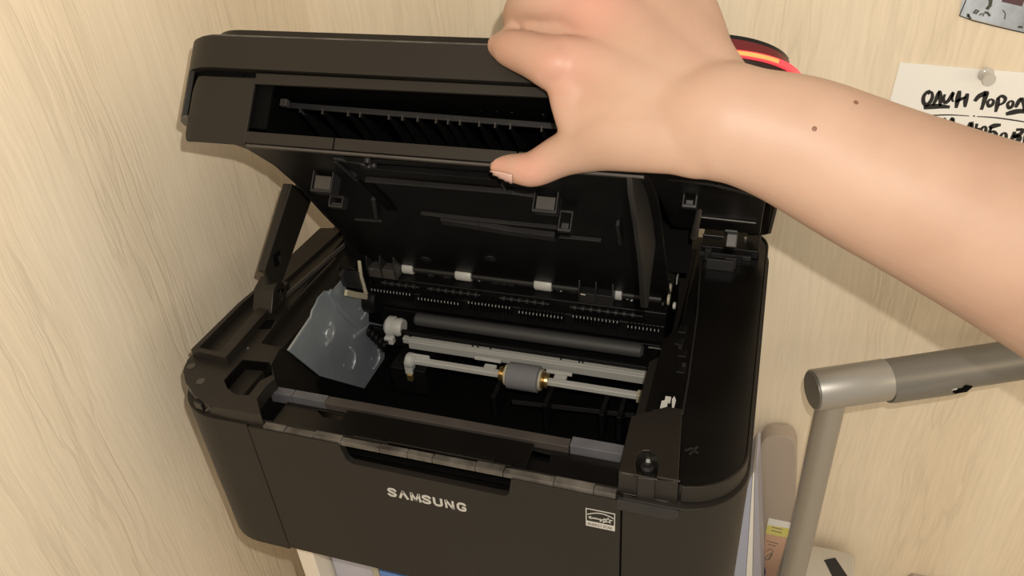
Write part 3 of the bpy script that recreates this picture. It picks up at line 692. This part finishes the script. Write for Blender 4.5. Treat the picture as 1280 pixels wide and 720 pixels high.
# bevelled strip that runs under the lid to the arm
B().plate(LSIDE, [(262,-1),(227,-4),(192,-11.5),(150,-25),(46,-53),(46,-44),(150,-8),(240,1),(262,1.5)], 60, 64).build('lid_side_flange', M['inner'], lid, bevel=.5)
lidpart(B().box(LTOP, 12, 66, 30, 270, 30, 38), 'lid_side_floor', 'inner', bevel=.5)
lidpart(B().box(LTOP, 332, 396, 110, 287, -.5, 8), 'lid_side_floor', 'inner', bevel=.5)

# ------------------------------------------------------------------ printer stand and files below it
ST = empty('printer_stand', (235, 150, ZD), 'white board stand under the printer, its front edge showing at bottom left', 'stand')
B().box(TOP, 68, 83, 8, 300, ZD, -140).build('side_panel', M['wpaint'], ST, bevel=.8)
B().box(TOP, 380, 395, 8, 300, ZD, -140).build('side_panel', M['wpaint'], ST, bevel=.8)
B().box(TOP, 83, 380, 20, 300, -152, -140).build('top_board', M['wpaint'], ST, bevel=.8)
B().box(TOP, 83, 380, 20, 300, -480, -468).build('shelf_board', M['wpaint'], ST, bevel=.8)
for k in range(4):
    x = (78,385)[k%2]; y = (40,270)[k//2]
def folder(x0, x1, y0, y1, z0, z1, m, label, name='file_folder', grp=None, spine='front'):
    e = empty(name, ((x0+x1)/2, (y0+y1)/2, z0), label, 'folder', grp)
    B().box(TOP, x0, x0+1.6, y0+2, y1, z0, z1).build('cover', M[m], e, bevel=.3)
    B().box(TOP, x1-1.6, x1, y0+2, y1, z0, z1).build('cover', M[m], e, bevel=.3)
    B().box(TOP, x0, x1, y0, y0+2, z0, z1).build('spine', M[m], e, bevel=.5)
    B().box(TOP, x0+2, x1-2, y0+4, y1-4, z0+1, z1-4).build('paper_stack', M['paper'], e)
folder(86,130,24,240,-468,-160,'lav','lavender folder beside the white stand edge, lower left of the printer')
folder(131.5,137,14,240,-468,-156,'cream','thin cream folder under the printer between lavender and blue folders')
folder(139,170,12,240,-468,-156,'blue','saturated blue folder under the printer front, beside the thin cream one')
# folders beside the printer, right
def fp300(pts, y=300): return [(on_y(a,b,y).x, max(ZD, on_y(a,b,y).z)) for a,b in pts]
def leaning(pts, m, label):
    return B().plate(FRONT, fp300(pts), -360, -300).build('file_folder', M[m], None, bevel=.3, label=label, cat='folder')
leaning([(943.6,589),(947,592),(953,760),(940,760)], 'lav', 'lavender white folder at the right side of the printer, nearest the beige case')
leaning([(941,592),(943.2,589),(939.6,760),(930,760)], 'paper', 'white folder leaning between the blue folder and the lavender one, right of the printer')
leaning([(937,600),(940.6,592),(929.6,760),(895,760)], 'bfold', 'pale blue folder standing closest to the printer right side')

# beige case with labels
p0, p1 = on_y(951,548,372), on_y(995,548,372)
BC = empty('document_case', ((p0.x+p1.x)/2+4, 378, ZD), 'beige round-topped case with yellow and peach labels beside the lamp post', 'case')
xa, xb, zt = 427, 460, -290
xb_bot = 470
def facepoly(pts, y): return [(on_y(a,b,y).x, on_y(a,b,y).z) for a,b in pts]
pr_ = facepoly([(949,566),(951,554),(957,547),(966,545),(984,546),(992,550),(996,560),(996,600),(992,645),(972,728),(946,728),(953,640)], 366)
pr_ = [(a, max(b, ZD)) for a, b in pr_]
B().plate(FRONT, pr_, -387, -366).build('case_body', M['beige'], BC, bevel=2)
yf = 365.6
B().plate(FRONT, facepoly([(961,648),(991,654),(989,661),(959,656)],yf), -366, -yf).build('white_label', M['paper'], BC)
B().plate(FRONT, facepoly([(959,656),(989,661),(984,672),(957,667)],yf), -366, -yf).build('yellow_label', M['yellow'], BC)
B().plate(FRONT, facepoly([(957,667),(984,672),(966,732),(950,732)],yf), -366, -yf).build('peach_label', M['peach'], BC)
yb = B()
for pts in ([(965,659),(978,662)],[(964,663),(977,666)],[(958,676),(973,680)],[(960,680),(970,683)]):
    yb.strip(FRONT, facepoly(pts, yf-.2), 1.6, -yf, -yf+.3)
yb.strip(FRONT, facepoly(smooth_line([(959,689),(963,686),(966,690),(957,697),(958,700),(964,696),(965,692),(961,700)],3), yf-.2), 1.0, -yf, -yf+.3)
yb.build('label_print', M['inkg'], BC)
p = on_y(952,714,350)
B().lathe((p.x,350,ZD), (p.x,350,p.z+8), [(0,5),(.9,5),(1,3)],12).build('marker_pen', M['navy'], None, smooth=True, label='navy blue marker standing between lavender folder and beige case', cat='pen')

# ------------------------------------------------------------------ desk lamp arm
LM = empty('desk_lamp', (470, 335, ZD), 'silver desk lamp post with a thick horizontal tube arm, right of the printer', 'lamp')
Y0, Y1 = 262, 345
e0 = on_y(1016,488,Y0); e1 = on_y(1290,447,Y1); dv = (e1-e0).normalized()
def on_axis(px):
    # the point of the tube axis seen in column px
    lo, hi = 0.0, 1.3
    for _ in range(40):
        md = (lo+hi)/2; p = e0+(e1-e0)*md-CAM
        if 640+FPX*p.dot(AR)/p.dot(AF) < px: lo = md
        else: hi = md
    return e0+(e1-e0)*lo
YP = Y0+16
a = on_y(1035,520,YP); b = on_y(993,720,YP); px_ = a.x; 
rp = 17.2*(a-CAM).dot(AF)/FPX
B().lathe((px_,YP,ZD+14), (px_,YP,a.z+22), [(0,rp),(1,rp)], 28).build('post', M['alu'], LM, smooth=True)
B().lathe((px_,YP,ZD), (px_,YP,ZD+14), [(0,22),(.7,22),(1,19)], 40).build('base', M['alud'], LM, smooth=True)
e2 = on_axis(1106); e3 = on_axis(1200)
R1, R2 = 26.5*(e0-CAM).dot(AF)/FPX, 26.5*(e1-CAM).dot(AF)/FPX
far_end = e1 + dv*12
tb_ = B().lathe(e0, e2, [(0,R1-1),(.02,R1),(1,R1)], 40).build('sleeve', M['alu'], LM, smooth=True)
B().lathe(e0-dv*1.0, e0+dv*.5, [(0,R1-2.4),(1,R1-1.8)], 40).build('end_cap', M['alud'], LM, smooth=True)
B().lathe(e2, far_end, [(0,R1-.6),(1,R2-.6)], 40).build('tube', M['alud'], LM, smooth=True)
t0, t1 = e2+dv*2, e0+(e3-e0)*1.02
dn = Vector((0,-.35,-1)).normalized()
cv = B().lathe(t0+dn*4.2, t1+dn*4.2, [(0,R1-1.5),(.05,R1-.8),(.84,R1-.2),(1,R1-6)], 36).build('hinge_cover', M['alud'], LM, smooth=True, label='grey hinge cover with a slot')
am = on_axis(1197); nv = (CAM-am).normalized(); up = nv.cross(dv).normalized()
if up.z > 0: up = -up
sc_ = am+dn*4.2+(nv*.62+up*.80).normalized()*(R1-1.6)
B().lathe(sc_-dv*11, sc_+dv*11, [(0,.5),(.25,4.0),(.7,4.0),(1,.5)], 16).build('slot', M['void'], cv, smooth=True)
B().lathe(sc_-dv*9+nv*3.4, sc_-dv*1+nv*3.6-up*1, [(0,.4),(.5,1.6),(1,.4)], 8).build('slot_glint', M['steel'], cv, smooth=True)
B().lathe(far_end-Vector((0,0,0)), far_end+Vector((60,-50,12)), [(0,22),(.5,30),(1,24)], 30).build('lamp_head', M['alud'], LM, smooth=True)

# ------------------------------------------------------------------ small device at the bottom
DV = empty('desk_telephone', (530, 330, ZD), 'off-white desk device with a small black display, below the lamp tube', 'telephone')
y0 = 318
q4 = [on_y(1006,696,y0+40), on_y(1052,688,y0+40), on_y(1064,704,y0), on_y(1010,712,y0)]
zt = -466
xl, xr = on_z(1004,704,zt).x, on_z(1068,694,zt).x
b = B().plate(SIDE, [(270,ZD),(376,ZD),(376,zt+2),(350,zt+4),(300,zt-14),(268,zt-34)], xl, xr).build('device_body', M['offw'], DV, bevel=4)
dq = [on_z(1034,698,zt-2), on_z(1047,696,zt-2)]
nn = Vector((0,-18,50)).normalized(); cc_ = Vector((0,350,zt+4)).dot(nn)
dd = [hit(a, b, nn, cc_) for a, b in ((1030,700),(1044,697),(1062,724),(1044,728))]
B().hexa([v-nn*3 for v in dd]+[v+nn*.6 for v in dd]).build('display', M['ink'], DV, bevel=.4)
p = on_z(1165,722,ZD+60)
B().lathe((p.x,p.y+6,ZD), (p.x,p.y+6,ZD+62), [(0,26),(.8,30),(1,24)], 28).build('cup', M['beige'], None, smooth=True, label='top of a brown round pot at the bottom edge right of centre', cat='pot')

# ------------------------------------------------------------------ note card, pin, picture card on the back wall
yn = YW-.8
WF = (Vector((0,YW,0)), Vector((1,0,0)), Vector((0,0,1)), Vector((0,-1,0)))
def wp(px, py): p = on_y(px, py, yn); return (p.x, p.z)
nc = B().plate(WF, [wp(1125,78), wp(1063,317), wp(1345,362), wp(1390,100)], .2, .8).build('note_card', M['paper'], None, label='white card pinned to the wall with brush-lettered black writing', cat='card')
def wz(X, Y): return wp(1040+X/3.6, Y/3.6)
lines = [([(443,408),(425,416),(412,436),(412,460),(424,472),(442,458),(452,434),(446,414),(430,424)],2.4),
 ([(412,485),(440,480),(485,478),(530,482)],3.4), ([(452,474),(466,452),(476,424),(484,408)],2.2), ([(484,408),(488,440),(486,478)],2.6),
 ([(508,424),(502,446),(508,462),(524,452),(540,426),(546,418),(540,444),(546,458)],2.2), ([(574,408),(566,446),(558,486)],3),
 ([(556,458),(580,446),(604,436)],2.0), ([(610,420),(602,450),(598,482)],2.8),
 ([(642,456),(660,434),(686,422),(694,420),(684,456),(672,494)],3.2), ([(712,446),(700,460),(706,478),(722,470),(726,452),(712,446)],2),
 ([(748,438),(744,470),(736,504)],2.6), ([(744,446),(762,432),(780,442),(772,462),(748,474)],2.0),
 ([(802,454),(790,468),(796,486),(812,476),(814,458),(802,454)],2.0), ([(826,484),(840,456),(852,440)],2.4), ([(852,440),(866,470),(864,500)],2.6),
 ([(782,514),(810,506),(850,500),(900,508)],3.2),
 ([(382,528),(440,520),(530,517),(618,522)],.8), ([(652,524),(740,530),(864,548),(930,562)],.8), ([(636,520),(642,524)],1.4),
 ([(418,536),(404,552),(412,572),(430,560),(428,540)],2), ([(446,566),(456,546),(464,534),(470,568)],2), ([(486,532),(478,572)],2.4), ([(482,552),(504,548)],1.8), ([(508,530),(500,572)],2.4), ([(520,572),(534,546),(544,534),(548,574)],2.2), ([(524,560),(548,558)],1.6),
 ([(594,596),(612,578),(628,552),(630,598)],2.6), ([(652,556),(642,604)],2.8), ([(646,582),(666,578)],2), ([(684,568),(670,584),(676,602),(690,594),(692,574),(684,568)],2.2),
 ([(706,576),(730,566),(760,562)],3), ([(718,570),(704,612),(724,620),(738,606),(728,592),(710,596)],2.4),
 ([(770,598),(758,614),(766,630),(782,620),(782,602),(770,598)],2.2), ([(822,592),(812,620),(806,640),(836,634),(842,618),(822,612),(846,604),(858,584),(828,584)],3), ([(874,590),(868,640),(890,640),(896,624),(874,618)],2.6)]
for pts, wd_ in lines:
    sp = smooth_line([wz(*p) for p in pts], 4) if len(pts) > 2 else [wz(*p) for p in pts]
    n = len(sp); ww = [wd_*1.25*(.65+.45*math.sin(math.pi*min(1,i/max(1,n-1)*1.1))) for i in range(n)]
    B().strip(WF, sp, ww, .8, 1.0).build('brush_stroke', M['ink'], nc)
c = Vector((wp(1232,92)[0], YW-.8, wp(1232,92)[1])); d_ = Vector((.12,-1,-.12)).normalized()
B().lathe(c, c+d_*12, [(0,5.5),(.12,6),(.2,5.2),(.28,3.2),(.6,3.0),(.72,4.6),(.85,5.2),(1,4.6)], 24).build('push_pin', M['clear'], None, smooth=True, label='clear plastic push pin holding the lettered note card', cat='pin')
PC = B().plate(WF, [wp(1200,14), wp(1201,20), wp(1290,43), wp(1320,-60), wp(1222,-85)], .2, .9)
pm = mat('pale_blue_print', (.42,.47,.54), .7, var=.35, vscale=45)
PC = PC.build('picture_card', pm, None, label='pale blue picture card pinned at the top right of the wall', cat='card')
def wq(X, Y): return wp(1180+X/12, Y/12)
ol = B().strip(WF, [wq(330,0), wq(232,235), wq(440,310), wq(720,380), wq(1010,450), wq(1290,510)], .9, .9, 1.05).build('dark_border', M['mgrey'], PC)
gk = mat('dark_green_ink', (.06,.07,.05), .7)
for pts, wd_ in (([(350,205),(400,290)],1.6), ([(340,240),(365,250),(380,215)],1), ([(440,200),(480,150),(520,160),(470,210)],1.4), ([(530,230),(560,200),(590,240),(600,190)],1), ([(610,180),(650,190),(690,240)],1.6), ([(640,140),(690,80),(700,10),(680,-30)],2.6), ([(880,150),(920,200),(910,290)],.7), ([(1110,400),(1180,410)],1.6)):
    B().strip(WF, [wq(*p) for p in pts], wd_, .9, 1.1).build('ink_stroke', gk, PC)
B().plate(WF, [wq(865,25), wq(1170,95), wq(1230,-60), wq(900,-120)], .9, 1.1).build('maroon_patch', mat('maroon_print', (.10,.05,.06), .7), PC)

# ------------------------------------------------------------------ the person: right hand and forearm
class Flesh:
    def __init__(s): s.b = B()
    def limb(s, pts, step=.35, flat=1.0, n=20):
        # pts: (px, py, depth, radius in photo px [, flattening])
        ctrl = []
        for p in pts:
            d = p[2]; c = far(p[0], p[1], d); ctrl.append((c, p[3]*d/FPX, p[4] if len(p) > 4 else flat))
        # resample
        R_ = []
        k = 6
        for i in range(len(ctrl)-1):
            q = [ctrl[max(i-1,0)], ctrl[i], ctrl[i+1], ctrl[min(i+2,len(ctrl)-1)]]
            for j in range(k):
                t = j/k
                cr = lambda a,b,c,d: .5*((2*b)+(c-a)*t+(2*a-5*b+4*c-d)*t*t+(3*b-a-3*c+d)*t**3)
                R_.append((cr(*[x[0] for x in q]), cr(*[x[1] for x in q]), cr(*[x[2] for x in q])))
        R_.append(ctrl[-1])
        V = []; F = []; rings = []
        def ring(c, t, r, fl):
            vw = (c-CAM).normalized(); sd = t.cross(vw).normalized(); dp = sd.cross(t).normalized()
            return [c + sd*r*math.cos(2*math.pi*i/n) + dp*r*fl*math.sin(2*math.pi*i/n) for i in range(n)]
        T = []
        for i in range(len(R_)):
            a = R_[max(i-1,0)][0]; b_ = R_[min(i+1,len(R_)-1)][0]; T.append((b_-a).normalized())
        c, r, fl = R_[0]
        for k_ in range(5):
            an = math.radians(85-17*k_); rings.append(ring(c-T[0]*r*math.sin(an)*min(1,fl+.1), T[0], r*math.cos(an), fl))
        for i, (c, r, fl) in enumerate(R_): rings.append(ring(c, T[i], r, fl))
        c, r, fl = R_[-1]
        for k_ in range(1,6):
            an = math.radians(17*k_); rings.append(ring(c+T[-1]*r*math.sin(an)*min(1,fl+.1), T[-1], r*math.cos(an), fl))
        for g in rings: V += g
        for i in range(len(rings)-1):
            for k_ in range(n): k2 = (k_+1) % n; F.append((i*n+k_, i*n+k2, (i+1)*n+k2, (i+1)*n+k_))
        F.append(tuple(reversed(range(n)))); F.append(tuple((len(rings)-1)*n+k_ for k_ in range(n)))
        s.b.add(V, F)
        return s
fl_ = Flesh()
def over(x, u, w):      # a point given in the lid's own frame, returned as (px, py, depth)
    p = L(x, u, w) - CAM; d = p.dot(AF); return (640+FPX*p.dot(AR)/d, 360-FPX*p.dot(AU)/d, d)
# forearm to the elbow and a little of the upper arm
fl_.limb([(790,122,418,36,.6),(850,146,408,64,.64),(900,152,400,74,.66),(935,160,397,74,.68),(1000,180,395,83,.74),(1090,222,393,93,.78),(1180,262,389,103,.82),(1300,315,382,120,.85),(1420,372,374,138,.86),(1560,450,360,150,.86)], n=32)
fl_.limb([(1560,450,360,148,.9),(1640,520,330,150,.9),(1680,640,290,160,.9)], n=28)
# metacarpal fan
fl_.limb([(905,160,400,54,.66),(830,125,411,50,.68),(750,92,424,41,.74),(694,78,432,34,.9)])             # index ray
fl_.limb([(905,140,400,52,.66),(840,85,411,50,.66),(770,30,424,42,.7),(722,2,434,36,.84)])              # middle ray
fl_.limb([(900,120,402,46,.66),(850,45,413,46,.66),(800,-15,427,38,.7),(762,-55,438,33,.8)])            # ring ray
fl_.limb([(888,95,405,37,.7),(858,20,416,41,.66),(828,-50,432,35,.7),(806,-100,444,29,.8)])            # little ray
fl_.limb([(880,172,403,54,.64),(800,152,415,54,.58),(736,142,428,42,.6)])
fl_.limb([(716,100,430,34,.8),(722,122,430,36,.7),(728,150,431,34,.7)])
fl_.limb([(760,120,424,40,.6),(722,118,430,32,.7)])                             # palm filling
fl_.limb([(682,82,429,22,1),(698,80,424,23,.95),(716,84,423,16,.9)])                                     # knuckle
fl_.limb([(716,82,421,10,.7),(770,98,411,9,.7),(830,122,400,9,.6)])                                     # tendons
fl_.limb([(740,12,423,10,.7),(790,50,411,9,.7),(845,92,399,9,.6)])
# index finger: bends over the top edge of the lid
o1 = over(250,288,76); o2 = over(256,268,75); o3 = over(262,246,74)
fl_.limb([(692,80,431,34,.95),(670,71,437,29),(650,64,444,26),(634,60,451,22),(624,57,455,16)])
fl_.limb([(716,46,436,18,.8),(690,40,441,14,.9),(664,33,447,11)])
fl_.limb([(630,58,454,17), (o1[0],o1[1]+4,o1[2],17), (o2[0],o2[1],o2[2],15), (o3[0],o3[1],o3[2],13)])
# middle, ring and little finger bend over the lid in the same way
for (mx, my, md, xl, r, kx, ky) in ((722,2,434,246,33,663,2),(762,-55,438,262,29,700,-40),(806,-100,444,282,25,745,-62)):
    b_ = over(xl,286,82); c = over(xl+3,262,80); d = over(xl+5,236,77)
    fl_.limb([(mx,my,md,r,.9), ((mx+kx)/2, (my+ky)/2, md+4, r*.86), (kx,ky,md+10,r*.76), (b_[0],b_[1],b_[2],r*.6), (c[0],c[1],c[2],r*.54), (d[0],d[1],d[2],r*.46)])
# thumb: thenar, proximal, bulged joint, tip
fl_.limb([(890,168,403,52,.66),(840,168,408,50,.66),(772,170,422,45,.76),(728,184,436,33,.9),(700,195,444,27),(668,211,450,23),(650,211,453,20),(634,209,457,17),(625,208,459,14)])
hand = fl_.b.build('person', M['skin'], None)
rm = hand.modifiers.new('remesh', 'REMESH'); rm.mode = 'VOXEL'; rm.voxel_size = .0015; rm.use_smooth_shade = True
sm = hand.modifiers.new('smooth', 'SMOOTH'); sm.factor = .5; sm.iterations = 16
dg = bpy.context.evaluated_depsgraph_get(); me = bpy.data.meshes.new_from_object(hand.evaluated_get(dg))
hand.modifiers.clear(); old = hand.data; hand.data = me; bpy.data.meshes.remove(old)
if not me.materials: me.materials.append(M['skin'])
ca = me.color_attributes.new('flush', 'FLOAT_COLOR', 'POINT')
spots = [(far(697,76,415),26,.40),(far(735,0,415),24,.6),(far(660,212,440),14,.45),(far(640,58,440),16,.3),(far(618,206,450),10,.5)]
for i, v in enumerate(me.vertices):
    p = v.co/S; s_ = 0
    for c, r, k in spots: s_ = max(s_, k*math.exp(-((p-c).length/r)**2))
    ca.data[i].color = (s_, s_, s_, 1)
for p in me.polygons: p.use_smooth = True
tag(hand, 'bare right forearm and hand of a person gripping the raised printer lid', 'person')
# thumb nail
def surf(px, py):
    o = CAM*S; d = ray(px, py).normalized(); ok, loc, nor, idx = hand.ray_cast(o, d); return (loc/S if ok else None), nor
grid = []; nb = B()
for i in range(7):
    row = []
    for j in range(9):
        u = i/6; v = j/8
        # nail outline in the picture: from the free edge at the left to the cuticle at the right
        xa = 613.5+1.5*abs(u-.4)*2; top = (xa+1, 212.5), (631, 215)
        x = 614 + v*27; yt = 212.5 + v*5.5 - .8*math.sin(math.pi*v); yb_ = 221.5 + v*6.3 + 1.4*math.sin(math.pi*v)
        y = yt + (yb_-yt)*u
        loc, nor = surf(x, y)
        if loc is None: row.append(None)
        else: row.append(loc + Vector(nor)*.5)
    grid.append(row)
V = []; idx = {}
for i in range(7):
    for j in range(9):
        if grid[i][j] is not None: idx[(i,j)] = len(V); V.append(grid[i][j])
F = []
for i in range(6):
    for j in range(8):
        k = [(i,j),(i,j+1),(i+1,j+1),(i+1,j)]
        if all(q in idx for q in k): F.append(tuple(idx[q] for q in k))
nl = B().add(V, F).build('thumb_nail', M['nail'], hand, smooth=True)
so = nl.modifiers.new('solid', 'SOLIDIFY'); so.thickness = .0006
for px, py in ((1070,128),(1018,161)):
    loc, nor = surf(px, py)
    if loc: B().lathe(loc-Vector(nor)*.3, loc+Vector(nor)*.35, [(0,1.3),(.6,1.2),(1,.6)], 12).build('mole', M['mole'], hand, smooth=True)
